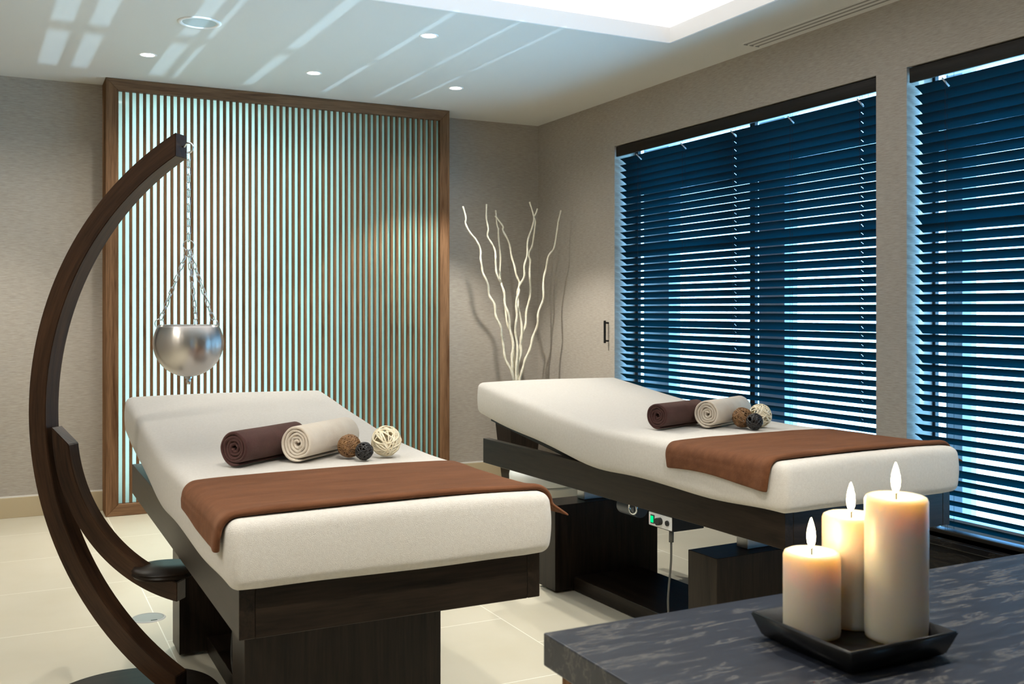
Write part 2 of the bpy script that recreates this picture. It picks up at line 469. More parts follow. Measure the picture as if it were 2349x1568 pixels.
# ---------------------------------------------------------------- slatted screen
PX0, PX1, PY = .535, 2.842, 6.64
ss = empty('slat_screen', ((PX0 + PX1) / 2, PY, 0), 'floor to ceiling walnut slat screen with mint glass on back wall', 'screen')
hw = (PX1 - PX0) / 2; fw = .074; dp = YB - PY
def mitre(name, pts, mat):
    bm = bmesh.new()
    f = [bm.verts.new((x, 0, z)) for x, z in pts]; k = [bm.verts.new((x, dp - .001, z)) for x, z in pts]
    bm.faces.new(f); bm.faces.new(k[::-1])
    for i in range(4):
        j = (i + 1) % 4; bm.faces.new((f[i], k[i], k[j], f[j]))
    bmesh.ops.recalc_face_normals(bm, faces=bm.faces[:])
    bmesh.ops.bevel(bm, geom=[e for e in bm.edges if abs(e.verts[0].co.y) < 1e-6 and abs(e.verts[1].co.y) < 1e-6], offset=.0022, segments=1, affect='EDGES')
    obj(name, bm, mat, ss)
zt = ZC - .001
mitre('frame_stile', [(-hw, .001), (-hw + fw, fw), (-hw + fw, zt - fw), (-hw, zt)], WALN[2])
mitre('frame_stile', [(hw, .001), (hw - fw, fw), (hw - fw, zt - fw), (hw, zt)], WALN[2])
mitre('frame_rail', [(-hw, .001), (hw, .001), (hw - fw, fw), (-hw + fw, fw)], WALN[0])
mitre('frame_rail', [(-hw, zt), (hw, zt), (hw - fw, zt - fw), (-hw + fw, zt - fw)], WALN[0])
NG = 53; iw = 2 * (hw - fw); sw = .0172; gap = (iw - (NG - 1) * sw) / NG
SLM = []
for i in range(4):
    m = WALN[2].copy(); m.name = 'walnut_slat_%d' % i
    for n_ in m.node_tree.nodes:
        if n_.bl_idname == 'ShaderNodeMapping': n_.inputs['Location'].default_value = (i * 1.7, i * .3, i * .11)
    SLM.append(m)
base = [obj('slat', B(-sw / 2, sw / 2, 0, .022, fw, zt - fw, bev=.001, seg=1), SLM[i], ss) for i in range(4)]
for i in range(NG - 1):
    x = -hw + fw + gap * (i + 1) + sw * (i + .5)
    if i < 4: o = base[i]
    else: o = base[random.randrange(4)].copy(); COL.objects.link(o); o.parent = ss
    o.location = (x, .012, 0)
bm = bmesh.new(); quad(bm, *[(a * (hw - fw + .01), .038, b_) for a, b_ in ((-1, fw - .01), (1, fw - .01), (1, zt - fw + .01), (-1, zt - fw + .01))])
obj('glass_panel', bm, MINT, ss)

# ---------------------------------------------------------------- ceiling fittings
GLOWD = emis('downlight_glow', (1, .97, .9), 12)
DL = [((.70, 5.958), 'recessed ceiling downlight left of the round ceiling speaker'),
      ((1.655, 5.96), 'recessed ceiling downlight above the middle of the slat screen'),
      ((2.59, 5.95), 'recessed ceiling downlight above the right end of the slat screen'),
      ((1.97, 4.877), 'recessed ceiling downlight closest to the glowing ceiling panel')]
d0 = None
for (x, y), lab in DL:
    if d0 is None:
        d0 = empty('downlight', (x, y, ZC), lab, 'downlight', 'recessed downlights in the ceiling')
        bm = bmesh.new(); lathe(bm, [(.036, -.0005), (.046, -.003), (.050, -.0005), (.050, .002), (.036, .002)], 40, closed=True)
        obj('trim_ring', bm, TRAYM, d0, smooth=True)
        bm = bmesh.new(); lathe(bm, [(0, -.0012), (.036, -.0012), (.036, .001), (0, .001)], 40); obj('lens', bm, GLOWD, d0)
    else: dup(d0, (x, y, ZC), 0, lab)
sp = empty('ceiling_speaker', (.853, 5.17, ZC), 'round pale blue ceiling speaker with a white rim', 'speaker')
bm = bmesh.new(); lathe(bm, [(.083, -.001), (.088, -.005), (.098, -.006), (.106, -.002), (.106, .002), (.083, .002)], 56, closed=True)
obj('rim', bm, TRAYM, sp, smooth=True)
gm, _nt, _b = newmat('speaker_grille'); _b.inputs['Base Color'].default_value = (.52, .60, .62, 1); _b.inputs['Roughness'].default_value = .5
_f = nz(_nt, coords(_nt), 500, 1); bump(_nt, _b, _f, .3, .002)
bm = bmesh.new(); lathe(bm, [(0, -.0015), (.083, -.0015), (.083, .001), (0, .001)], 56); obj('grille', bm, gm, sp)
# linear slot diffuser beside the right wall
p0 = ray(1705, 101, 1.44 * F / (711 - 101))
df = empty('slot_air_diffuser', (p0.x + .05, 2.6, ZC), 'long white slotted air diffuser in ceiling along the window wall', 'air vent')
ln = p0.y - 2.6
obj('frame', B(-.065, .065, -1.6, ln, -.003, .001, bev=.001), CEIL, df)
SLT = plain('slot_shadow_gap', (.30, .29, .27), .6)  # flat grey strips, the shade of the slots put into their colour
for i in range(3):
    x = -.04 + .04 * i
    obj('slot', B(x - .008, x + .008, -1.58, ln - .01, -.0036, -.0031), SLT, df)
    obj('end_cap', B(x - .011, x + .011, ln - .012, ln - .004, -.007, -.003), plain('cap_grey', (.35, .35, .36), .5), df)

# ---------------------------------------------------------------- treatment beds
BW, BL = .772, 2.045
def lift(y):
    k = .10; t = (y - 1.06) / k
    return .129 * k * (math.log1p(math.exp(t)) if t < 30 else t)
MZ = .647; MT = .160
def make_bed():
    bd = empty('massage_bed', (0, 0, 0), '', 'bed', 'massage beds')
    z0, z1 = .535, .653
    for x0, x1 in ((0, .036), (BW - .036, BW)):
        obj('side_rail', B(x0, x1, 0, BL, z0, z1, bev=.0015, seg=1), WEN[1], bd)
    obj('foot_rail', B(.0365, BW - .0365, .0, .034, z0, z1, bev=.0015, seg=1), WEN[0], bd)
    obj('deck_board', B(.037, BW - .037, .035, 1.16, .60, .645), BLK, bd)
    bm = B(.037, BW - .037, 0, .88, 0, .02); bm.transform(Matrix.Translation((0, 1.16, .625)) @ Matrix.Rotation(R(7.4), 4, 'X'))
    obj('backrest_board', bm, BLK, bd)
    # mattress
    ov = .024; mw, ml = BW + 2 * ov, BL + .045
    bm = rbox(mw, ml, MT, .027, 18, 48, 6)
    for v in bm.verts:
        c = v.co; x, y, z = c.x - ov, c.y - .022, c.z
        tt = z / MT
        sag = 0
        n = noise.noise(Vector((x * 3.2, y * 3.2, z * 5)))
        edge = .006 * math.sin(y * 9.0 + 1.3) * (1 - tt)
        side = (abs(x - BW / 2) / (BW / 2 + ov))
        bulge = .006 * math.sin(PI * tt) * (1 if side > .9 else 0)
        if side > .9: x += bulge * (1 if x > BW / 2 else -1)
        thick = 1 - .06 * max(0, (y - 1.2)) / .8
        zz = MZ + z * thick + lift(y) + n * .003 + (edge - .004 * (1 - tt) if side > .9 else 0)
        # soft crown in the middle
        zz += tt * .006 * (1 - side ** 2)
        y += .006 * math.sin(PI * tt) * (-1 if v.co.y < .08 else 0)
        v.co = Vector((x, y, zz))
    obj('mattress', bm, TERRY, bd, smooth=True)
    # pedestal: two upright blocks joined by a low beam, lift posts above
    px0, px1 = .108, .682
    for y0, y1 in ((.445, .605), (1.545, 1.705)):
        obj('pedestal_block', B(px0, px1, y0, y1, .012, .398, bev=.0015, seg=1), WEN[2], bd)
        bm = bmesh.new()
        for xx in (px0 + .05, px1 - .05): lathe(bm, [(0, 0), (.02, 0), (.02, .013), (0, .013)], 16, (xx, (y0 + y1) / 2, 0))
        obj('foot', bm, RUB, bd)
    obj('base_beam', B(px0 + .1, px1 - .1, .606, 1.544, .004, .066, bev=.0015, seg=1), WEN[1], bd)
    for y in (.525, 1.625):
        obj('lift_post', B(BW / 2 - .09, BW / 2 + .09, y - .03, y + .03, .399, .599, bev=.003), plain('grey_metal', (.42, .43, .44), .35, .9), bd)
    return bd
bed = make_bed()
bed.location = (.463, 2.284, 0); bed.rotation_euler = (0, 0, R(.4)); bed['label'] = 'near white massage bed, left of centre beside the wooden arch stand'
bed2 = dup(bed, (2.151, 2.386, 0), R(2.15), 'far white massage bed on the right, in front of the blinds')
bed2.name = 'massage_bed.001'
# bits only one bed shows
bm = bmesh.new(); tube(bm, catmull([(.12, .65, .50), (.135, .70, .40), (.125, .69, .25), (.15, .62, .12), (.19, .66, .05), (.18, .9, .012), (.15, 1.2, .008)], 6), .004, 8)
obj('power_cord', bm, RUB, bed, smooth=True)
PANELW = plain('white_control_plate', (.68, .69, .68), .4)
cb = obj('control_box', B(.006, .15, .565, .705, .480, .534, bev=.002), BLK, bed2)
obj('face_plate', B(.002, .0055, .567, .703, .484, .532, bev=.001, seg=1), PANELW, cb)
obj('power_switch', B(-.001, .004, .667, .690, .492, .524, bev=.001, seg=1), plain('switch_surround', (.01, .02, .015), .4), cb)
obj('switch_lamp', B(-.0035, .0, .671, .686, .496, .520, bev=.001, seg=1), emis('green_lamp', (.0, .75, .22), 1.3), cb)
bm = bmesh.new(); cyl(bm, (.003, .632, .508), (-.016, .632, .508), .0135, 24); obj('dial', bm, RUB, cb, auto=40)
bm = bmesh.new(); cyl(bm, (.003, .590, .508), (-.003, .590, .508), .010, 24); cyl(bm, (-.003, .590, .508), (-.005, .590, .508), .004, 12); obj('socket', bm, RUB, cb, auto=40)
bm = bmesh.new(); tube(bm, catmull([(.03, .603, .478), (.028, .602, .44), (.025, .600, .36), (.02, .61, .22), (.03, .612, .1), (.035, .612, .012), (.05, .66, .005)], 8), .004, 8)
cyl(bm, (.03, .603, .482), (.028, .602, .435), .009, 12)
obj('power_cord', bm, plain('grey_cable', (.07, .07, .065), .5), bed2, smooth=True)
bm = bmesh.new(); cyl(bm, (.14, .94, .485), (.14, 1.06, .485), .035, 24); obj('lift_motor', bm, plain('motor_grey', (.05, .06, .075), .4), bed2, auto=40)
bm = bmesh.new(); tube(bm, [(.05 + .004 * 0, .87 + .026 * math.cos(a) * (1 if abs(math.cos(a)) < .9 else .95), .510 + .022 * math.sin(a)) for a in [2 * PI * i / 20 for i in range(20)]], .004, 8, closed=True)
obj('pull_ring', bm, CHROME, bed2, smooth=True)

# ---------------------------------------------------------------- throws over the foot ends
def make_throw(name, label, loc, rz, t0, t1, hl, hr, seed):
    """cloth path: up the left side, over the mattress, down the right side"""
    ov = .026; x0, x1 = -ov - .006, BW + ov + .006; r = .036
    zt = MZ + MT
    path = []
    n = 5
    for i in range(n): path.append((x0, zt - r - hl + (hl) * i / n, 0))
    for i in range(9):
        a = PI - PI / 2 * i / 8
        path.append((x0 + r + r * math.cos(a), zt - r + r * math.sin(a), .3))
    m = 26
    for i in range(1, m): path.append((x0 + r + (x1 - x0 - 2 * r) * i / m, zt, 1))
    for i in range(9):
        a = PI / 2 - PI / 2 * i / 8
        path.append((x1 - r + r * math.cos(a), zt - r + r * math.sin(a), .3))
    for i in range(1, n + 1): path.append((x1 + .012 * i / n, zt - r - hr * i / n, 2))
    # (fraction along, extra y, distance off the mattress): the foot-side hem is a fat soft roll
    prof = [(0, .012, .001), (0, .001, .002), (0, -.006, .007), (0, -.007, .013), (0, -.003, .018), (0, .006, .0205), (0, .018, .0195), (.05, .01, .0165), (.10, 0, .013)]
    prof += [(.10 + .9 * i / 20, 0, .0055 + .0065 * math.exp(-i / 3.2)) for i in range(1, 21)]
    bm = bmesh.new(); G = []
    nL = len(path)
    for j, (v, dy, off) in enumerate(prof):
        row = []
        for i, (x, z, k) in enumerate(path):
            s = abs(x - BW / 2) / (BW / 2)
            y = t0 + (t1 - t0) * v + dy
            # outward direction of the mattress section here
            if k == 1: nx_, nz_ = 0, 1
            elif i < n: nx_, nz_ = -1, 0
            elif i < n + 9: q_ = PI - PI / 2 * (i - n) / 8; nx_, nz_ = math.cos(q_), math.sin(q_)
            elif k == 2: nx_, nz_ = 1, 0
            else: q_ = PI / 2 - PI / 2 * (i - n - 9 - (m - 1)) / 8; nx_, nz_ = math.cos(q_), math.sin(q_)
            crown = .006 * max(0, 1 - s ** 2)
            nn = noise.noise(Vector((x * 2.2 + seed, y * 7, z * 3)))
            n2 = noise.noise(Vector((x * 6 + seed, y * 16, seed)))
            w_ = min(1, v / .15)
            o2 = off * (.9 + .25 * noise.noise(Vector((x * 5 + seed, 0, 2)))) + (max(0, nn) * .006 + max(0, n2) * .003) * w_ * (1 if k == 1 else .4)
            xx = x + nx_ * o2; zz = z + nz_ * o2 + crown
            if i < n:
                d = (zt - r - z)
                xx -= .002 + .03 * d * (.5 + .5 * math.sin(v * 7 + seed))
                y -= (v - .5) * .02 * d / max(hl, .01)
                zz += .008 * math.sin(v * 5.0 + seed) * d / max(hl, .01)
            if k == 2:
                d = (zt - r - z); xx += d * (.75 * (1 - v) ** 2 + .1); y += -.02 * d / max(hr, .01) * (1 - v) ** 2
            y += .007 * noise.noise(Vector((x * 3 + seed, v * 2, 4)))
            row.append(bm.verts.new((xx, y, zz)))
        G.append(row)
    for j in range(len(prof) - 1):
        for i in range(nL - 1):
            bm.faces.new((G[j][i], G[j][i + 1], G[j + 1][i + 1], G[j + 1][i]))
    o = obj(name, bm, THROW, smooth=True)
    o.location = loc; o.rotation_euler = (0, 0, rz)
    sm = o.modifiers.new('thickness', 'SOLIDIFY'); sm.thickness = .005; sm.offset = -1
    sb = o.modifiers.new('soft', 'SUBSURF'); sb.levels = 1; sb.render_levels = 2
    tag(o, label, 'blanket', 'brown throws over the beds')
    return o
make_throw('throw_blanket', 'brown velour throw across the foot of the near bed', bed.location, R(.4), .022, .575, .040, .030, 3)
make_throw('throw_blanket', 'brown velour throw across the foot of the far bed, behind the candles', bed2.location, R(2.15), .030, .555, .050, .02, 11)

# ---------------------------------------------------------------- rolled towels
def roll_mesh(length, ro, th, turns, tail, seed, flat=.97):
    """one thick ribbon wound into a spiral; axis along +Y from 0, centre line at z = 0"""
    bm = bmesh.new(); rnd = random.Random(seed)
    N = int(turns * 40); pitch = (ro - th * .5 - .007) / turns
    sec = []
    hr = th / 2
    L_ = length
    # rounded section: (radial, axial)
    for k in range(7):
        a = -PI / 2 + PI * k / 6 - PI / 2
        sec.append((hr * math.sin(PI * k / 6 + PI / 2), hr - hr * math.cos(PI * k / 6 - PI / 2)))
    sec = []
    for k in range(7):
        a = PI * k / 6
        sec.append((hr * math.cos(a), hr * (1 - math.sin(a))))           # front hem, outer -> inner
    for q in range(1, 9): sec.append((-hr, hr + (L_ - 2 * hr) * q / 9))
    for k in range(7):
        a = PI * k / 6
        sec.append((-hr * math.cos(a), L_ - hr * (1 - math.sin(a))))
    for q in range(1, 9): sec.append((hr, L_ - hr - (L_ - 2 * hr) * q / 9))
    rings = []
    for i in range(N + 1):
        u = i / N; ang = tail - 2 * PI * turns * (1 - u)
        r = .007 + pitch * turns * u
        wob = .0034 * noise.noise(Vector((math.cos(ang) * 1.5, math.sin(ang) * 1.5, u * 9 + seed))) * (1 if u < .86 else .5)
        axo = .004 * noise.noise(Vector((u * 14 + seed, 0, 0))) - .004 * u
        ring = []
        for (rr, ax) in sec:
            q = r + rr * (1.0 if u < .985 else 1 - .5 * (u - .985) / .015) + wob
            y = ax + axo
            w2 = 1 + .012 * noise.noise(Vector((ang * .6, y * 9, seed)))
            x = q * math.cos(ang) * w2; z = q * math.sin(ang) * w2
            if z < 0: z *= flat
            ring.append(bm.verts.new((x, y, z)))
        rings.append(ring)
    m = len(sec)
    for a, b_ in zip(rings[:-1], rings[1:]):
        for k in range(m):
            l = (k + 1) % m
            bm.faces.new((a[k], a[l], b_[l], b_[k]))
    bm.faces.new(rings[0][::-1]); bm.faces.new(rings[-1])
    bmesh.ops.recalc_face_normals(bm, faces=bm.faces[:])
    return bm
def towel(x, y, ang, length, ro, mat, label, seed, zb, turns=4.3, th=.0104):
    bm = roll_mesh(length, ro, th, turns, R(-75), seed)
    o = obj('rolled_towel', bm, mat, smooth=True)
    zmin = min(v.co.z for v in o.data.vertices)
    o.location = (x, y, zb - zmin); o.rotation_euler = (0, 0, ang - PI / 2)
    tag(o, label, 'towel', 'rolled towels on the beds')
    return o
def mtop(bedo, x, y):
    """height of a bed's mattress top under a world point"""
    p = Matrix.Rotation(-bedo.rotation_euler.z, 3, 'Z') @ (Vector((x, y, 0)) - Vector((bedo.location.x, bedo.location.y, 0)))
    s = min(1, abs(p.x - BW / 2) / (BW / 2 + .024))
    return MZ + MT + lift(p.y) + .006 * (1 - s * s) + .003
towel(.597, 3.012, math.atan2(.185, .238), .30, .0555, TOWB, 'dark brown rolled towel on the near bed', 1, mtop(bed, .7, 3.08))
towel(.785, 3.016, math.atan2(.18, .205), .29, .0588, TOWW, 'cream rolled towel on the near bed beside the wicker balls', 2, mtop(bed, .9, 3.08), 4.7, .0096)
towel(2.250, 3.209, math.atan2(.085, .25), .28, .0535, TOWB, 'dark brown rolled towel on the far bed', 3, mtop(bed2, 2.4, 3.23))
towel(2.452, 3.160, math.atan2(.115, .26), .29, .0583, TOWW, 'cream rolled towel on the far bed before the blinds', 4, mtop(bed2, 2.55, 3.2), 4.7, .0096)

# ---------------------------------------------------------------- wicker balls
def ball(x, y, r, mat, label, n, w, seed, zb, flat):
    rnd = random.Random(seed); bm = bmesh.new()
    for i in range(n):
        ax = Vector((rnd.gauss(0, 1), rnd.gauss(0, 1), rnd.gauss(0, 1))).normalized()
        t = ax.orthogonal().normalized(); b_ = ax.cross(t)
        off = rnd.uniform(-.62, .62) * r; rr = math.sqrt(r * r - off * off) * 1.0
        k = rnd.uniform(.90, .985); ph = rnd.uniform(0, 6.28)
        pts = []
        for j in range(40):
            a = 2 * PI * j / 40
            p = ax * (off * k + .05 * r * math.sin(2 * a + ph)) + (t * math.cos(a) + b_ * math.sin(a)) * rr * k
            p = p.normalized() * r * (k + .018 * math.sin(3 * a + ph)) 
            pts.append(p)
        tube(bm, pts, w * rnd.uniform(.8, 1.2), 6, closed=True, flat=flat, outward=Vector((0, 0, 0)))
    o = obj('wicker_ball', bm, mat, smooth=True); o.location = (x, y, zb + r * .985 + w * flat * .5)
    tag(o, label, 'ball', 'wicker balls on the beds'); return o
def straw(name, c0, c1, rough=.55):
    m, nt, b = newmat(name); f = nz(nt, coords(nt), 60, 3)
    L(nt, ramp(nt, f, [(.3, c0), (.7, c1)]), b.inputs['Base Color']); b.inputs['Roughness'].default_value = rough; return m
SB = straw('brown_vine', (.13, .06, .02), (.28, .145, .055)); SK = straw('black_vine', (.006, .005, .005), (.016, .013, .012), .4); SW = straw('cream_rattan', (.72, .62, .42), (.84, .77, .60))
for bd_, pts in ((bed, ((.957, 3.038, .0365, 'brown', 0), (.983, 2.968, .0275, 'black', 1), (1.073, 3.018, .049, 'cream', 2))),
                 (bed2, ((2.585, 3.108, .040, 'brown', 0), (2.584, 3.036, .0315, 'black', 1), (2.672, 3.105, .046, 'cream', 2)))):
    where = 'near bed' if bd_ is bed else 'far bed'
    for x, y, r, nm, k in pts:
        lab = ('medium brown twine ball next to the cream towel on the ' + where, 'small black wicker ball in front of the brown one on the ' + where,
               'largest ball, pale cream rattan, on the ' + where)[k]
        ball(x, y, r, (SB, SK, SW)[k], lab, (70, 34, 40)[k], (.0016, .0019, .0028)[k] * (r / (.0365, .0275, .049)[k]), 20 + k + (5 if bd_ is bed2 else 0), mtop(bd_, x, y), (.8, .9, .45)[k])

# ---------------------------------------------------------------- arch stand
Q = Vector((.058, 3.692, 0)); D = Vector((.77, -.638, 0)).normalized(); NN = Vector((-D.y, D.x, 0)).normalized()
def S(s, n, z): return Q + D * s + NN * n + Vector((0, 0, z))
st = empty('arch_stand', S(.47, .033, 0), 'tall dark wooden C-shaped arch stand on a round base at left', 'stand')
def loc_(p): return p - st.location
SC, ZCN, RO, RI = 1.032, .94, 1.032, .967
TIP = .545
def sweep(name, sc_, zc, ro, ri, ao, ai, n0, n1, mat, N=64):
    """square-section arc; ao/ai = (start, end) angles of outer and inner line, 0 = pointing to -s"""
    bm = bmesh.new(); rings = []
    for i in range(N + 1):
        u = i / N
        a = ao[0] + (ao[1] - ao[0]) * u; b_ = ai[0] + (ai[1] - ai[0]) * u
        o_ = (sc_ - ro * math.cos(a), zc + ro * math.sin(a)); i_ = (sc_ - ri * math.cos(b_), zc + ri * math.sin(b_))
        rings.append([bm.verts.new(loc_(S(p[0], n, p[1]))) for p, n in ((o_, n0), (i_, n0), (i_, n1), (o_, n1))])
    for a, b_ in zip(rings[:-1], rings[1:]):
        for k in range(4): bm.faces.new((a[k], a[(k + 1) % 4], b_[(k + 1) % 4], b_[k]))
    bm.faces.new(rings[0][::-1]); bm.faces.new(rings[-1])
    bmesh.ops.recalc_face_normals(bm, faces=bm.faces[:])
    ed = [e for e in bm.edges if len(e.link_faces) == 2 and e.calc_face_angle() > R(30)]
    bmesh.ops.bevel(bm, geom=ed, offset=.002, segments=2, affect='EDGES')
    o = obj(name, bm, mat, st, auto=35)
    # texture coordinates that follow the bend, so the grain runs along the arc
    me = o.data; uv = me.uv_layers.new(name='grain')
    for lp in me.loops:
        p = me.vertices[lp.vertex_index].co + st.location - Q
        s_, z_, n_ = p.dot(D), p.z, p.dot(NN)
        uv.data[lp.index].uv = (math.atan2(z_ - zc, sc_ - s_) * ro, math.hypot(sc_ - s_, z_ - zc) + n_ * 1.3)
    return o
c_o = math.acos((SC - TIP) / RO); c_i = math.acos((SC - TIP) / RI)
sweep('arch', SC, ZCN, RO, RI, (-c_o, c_o), (-c_i, c_i), 0, .067, ARC)
# lower bracket arm: quarter curve that leaves the arch and ends under a small round shelf
s_c, z_c, r_o, r_i = .634, .887, .552, .490
end = math.acos((s_c - TIP) / r_o); end_i = math.acos((s_c - TIP) / r_i)
sweep('bracket_arm', s_c, z_c, r_o, r_i, (R(0.5), -end), (R(-6.0), -end_i), .008, .060, ARC, 40)
bm = bmesh.new(); c = loc_(S(.487, .034, 0)); zz = .418
lathe(bm, [(0, zz), (.085, zz), (.097, zz + .004), (.103, zz + .011), (.100, zz + .017), (.104, zz + .022), (.098, zz + .029), (0, zz + .030)], 56, (c.x, c.y, 0))
obj('round_shelf', bm, WEN[0], st, auto=50)
bm = bmesh.new(); lathe(bm, [(0, .392), (.022, .392), (.022, .419), (0, .419)], 24, (c.x, c.y, 0)); obj('swivel', bm, BLK, st, auto=40)
bm = bmesh.new(); lathe(bm, [(0, 0), (.27, 0), (.28, .006), (.28, .022), (.272, .030), (0, .031)], 96, (loc_(Vector((.352, 3.44, 0))).x, loc_(Vector((.352, 3.44, 0))).y, 0))
obj('round_base', bm, WEN[0], st, auto=40)
HKN = .040; HS = TIP + .016; HZ = 1.80
bm = bmesh.new()
hk = [S(TIP - .002, HKN, HZ + .010), S(TIP + .008, HKN, HZ + .010)]
for i in range(13):
    a = R(120) - R(250) * i / 12
    hk.append(S(HS + .006, HKN, HZ + .006) + Vector((0, 0, 1)) * (.016 * math.sin(a)) + (D * math.cos(a) * .016))
tube(bm, [loc_(p) for p in hk], .0032, 8)
obj('hook', bm, CHROME, st, smooth=True)

# ---------------------------------------------------------------- hanging bowl
bc = S(HS + .006, HKN, 0); BZ, BR = 1.174, .1095
bw = empty('hanging_bowl', Vector((bc.x, bc.y, BZ)), 'brushed steel oil bowl hanging by chains from the arch stand', 'bowl')
bm = bmesh.new(); prof = []
rim = R(32.5)
for i in range(25):
    a = -PI / 2 + (rim + PI / 2) * i / 24; prof.append((BR * math.cos(a) if i else 0, BR * math.sin(a)))
for i in range(24, -1, -1):
    a = -PI / 2 + (rim + PI / 2) * i / 24; prof.append(((BR - .003) * math.cos(a) if i else 0, (BR - .003) * math.sin(a)))
lathe(bm, prof, 72); obj('bowl', bm, STEEL, bw, smooth=True)
bm = bmesh.new(); lathe(bm, [(0, -BR + .002), (.012, -BR), (.012, -BR - .005), (.007, -BR - .006), (.0085, -BR - .016), (.006, -BR - .025), (0, -BR - .025)], 20)
obj('spout', bm, CHROME, bw, auto=35)
def link_pts(Ln, W, n=20):
    out = []; h = Ln / 2 - W / 2
    for i in range(n):
        a = 2 * PI * i / n
        out.append(Vector((W / 2 * math.cos(a), 0, W / 2 * math.sin(a) + (h if math.sin(a) >= 0 else -h))))
    return out
def chain(name, p0, p1, parent, Ln=.030, W=.0125, wr=.0016):
    bm = bmesh.new(); d = (p1 - p0); n = max(2, int(round(d.length / (Ln * .80)))); t = d.normalized()
    side = t.orthogonal().normalized()
    if abs(t.z) > .8: side = (D - t * D.dot(t)).normalized()
    nrm = t.cross(side)
    st_ = d.length / n
    for i in range(n):
        c = p0 + t * st_ * (i + .5); tw = R(35) if i % 2 else R(-55)
        a = side * math.cos(tw) + nrm * math.sin(tw)
        pts = [c + a * q.x + t * q.z * (st_ * 1.22 / Ln) for q in link_pts(Ln, W)]
        tube(bm, pts, wr, 6, closed=True)
    return obj(name, bm, CHROME, parent, smooth=True)
RZ = 1.49                                  # ring where the three chains meet
rel = lambda v: v - bw.location
ctr = Vector((bc.x, bc.y, 0))
chain('chain', Vector((0, 0, HZ - .010 - BZ)), Vector((0, 0, RZ + .014 - BZ)), bw)
def ring(name, c, ax1, ax2, r, wr, parent):
    bm = bmesh.new(); tube(bm, [c + ax1 * r * math.cos(a) + ax2 * r * math.sin(a) for a in [2 * PI * i / 28 for i in range(28)]], wr, 8, closed=True)
    return obj(name, bm, CHROME, parent, smooth=True)
camx = Vector((CT, -ST, 0)); UZ = Vector((0, 0, 1))
ring('split_ring', Vector((0, 0, RZ - BZ)), camx, UZ, .017, .0015, bw)
rimz = BR * math.sin(rim); rimr = BR * math.cos(rim)
fwd = Vector((ST, CT, 0))
for k, ang in enumerate((R(186), R(93), R(-14))):
    dirv = camx * math.cos(ang) + fwd * math.sin(ang)
    rp = dirv * (rimr - .001) + Vector((0, 0, rimz + .004))
    ring('rim_ring', rp, dirv, UZ, .0145, .0013, bw)
    chain('chain', Vector((0, 0, RZ - .016 - BZ)) + dirv * .003, rp + UZ * .013 - dirv * .003, bw, Ln=.027, W=.0115)

# ---------------------------------------------------------------- vase and twisted branches
VX, VY = 3.325, 6.50
vs = empty('floor_vase', (VX, VY, 0), 'tall dark tapered square floor vase in the corner behind the far bed', 'vase')
bm = bmesh.new()
def sq(h, z): return [bm.verts.new((a * h, b_ * h, z)) for a, b_ in ((-1, -1), (1, -1), (1, 1), (-1, 1))]
lv = [sq(.085, 0), sq(.148, .74), sq(.138, .74), sq(.10, .30)]
for a, b_ in zip(lv[:-1], lv[1:]):
    for k in range(4): bm.faces.new((a[k], a[(k + 1) % 4], b_[(k + 1) % 4], b_[k]))
bm.faces.new(lv[0][::-1]); bm.faces.new(lv[-1])
bmesh.ops.recalc_face_normals(bm, faces=bm.faces[:])
o = obj('vase_body', bm, WEN[2], vs)
obj('filler', B(-.104, .104, -.104, .104, .60, .64), plain('dark_soil', (.02, .016, .012), .9), vs)
TW = straw('bleached_willow', (.70, .65, .50), (.84, .80, .68))
T = [
 ([(1062,473),(1069,500),(1068,513),(1081,537),(1093,551),(1103,578),(1103,605),(1112,633),(1122,670),(1132,697),(1141,731),(1151,762),(1154,793),(1161,827),(1175,857),(1183,905)], -.22, 'leftmost bleached twisted branch, nearest the slat screen'),
 ([(1116,468),(1116,500),(1120,527),(1119,544),(1132,564),(1137,588),(1137,609),(1144,640),(1153,655),(1157,684),(1165,718),(1172,759),(1177,796),(1174,827),(1178,868),(1186,905)], -.10, 'second bleached twisted branch counted from the slat screen, with a blunt tip'),
 ([(1137,482),(1141,518),(1144,534),(1147,595),(1150,650),(1159,691),(1161,731),(1174,772),(1179,820),(1183,868),(1186,905)], .12, 'thin straight-topped bleached branch rising left of the middle of the bundle'),
 ([(1136,495),(1153,518),(1155,530),(1171,568),(1177,605),(1188,636),(1190,660),(1187,691),(1194,728),(1197,769),(1191,806),(1185,868),(1187,905)], .04, 'bleached twisted branch whose hooked tip bends left in the middle of the bundle'),
 ([(1215,463),(1224,494),(1224,507),(1212,551),(1207,592),(1202,626),(1193,657),(1187,677),(1185,718),(1183,759),(1187,806),(1184,861),(1189,905)], -.06, 'forked tallest bleached branch just left of the wall corner'),
 ([(1226,500),(1228,514),(1221,561),(1213,585),(1217,609),(1214,677),(1207,731),(1197,772),(1194,813),(1187,850),(1191,905)], .08, 'bleached twisted branch close behind the forked one'),
 ([(1287,482),(1281,507),(1279,520),(1272,565),(1258,589),(1250,626),(1245,680),(1236,721),(1228,759),(1216,796),(1204,830),(1193,868),(1192,905)], -.04, 'rightmost bleached twisted branch, standing alone against the window wall'),
]
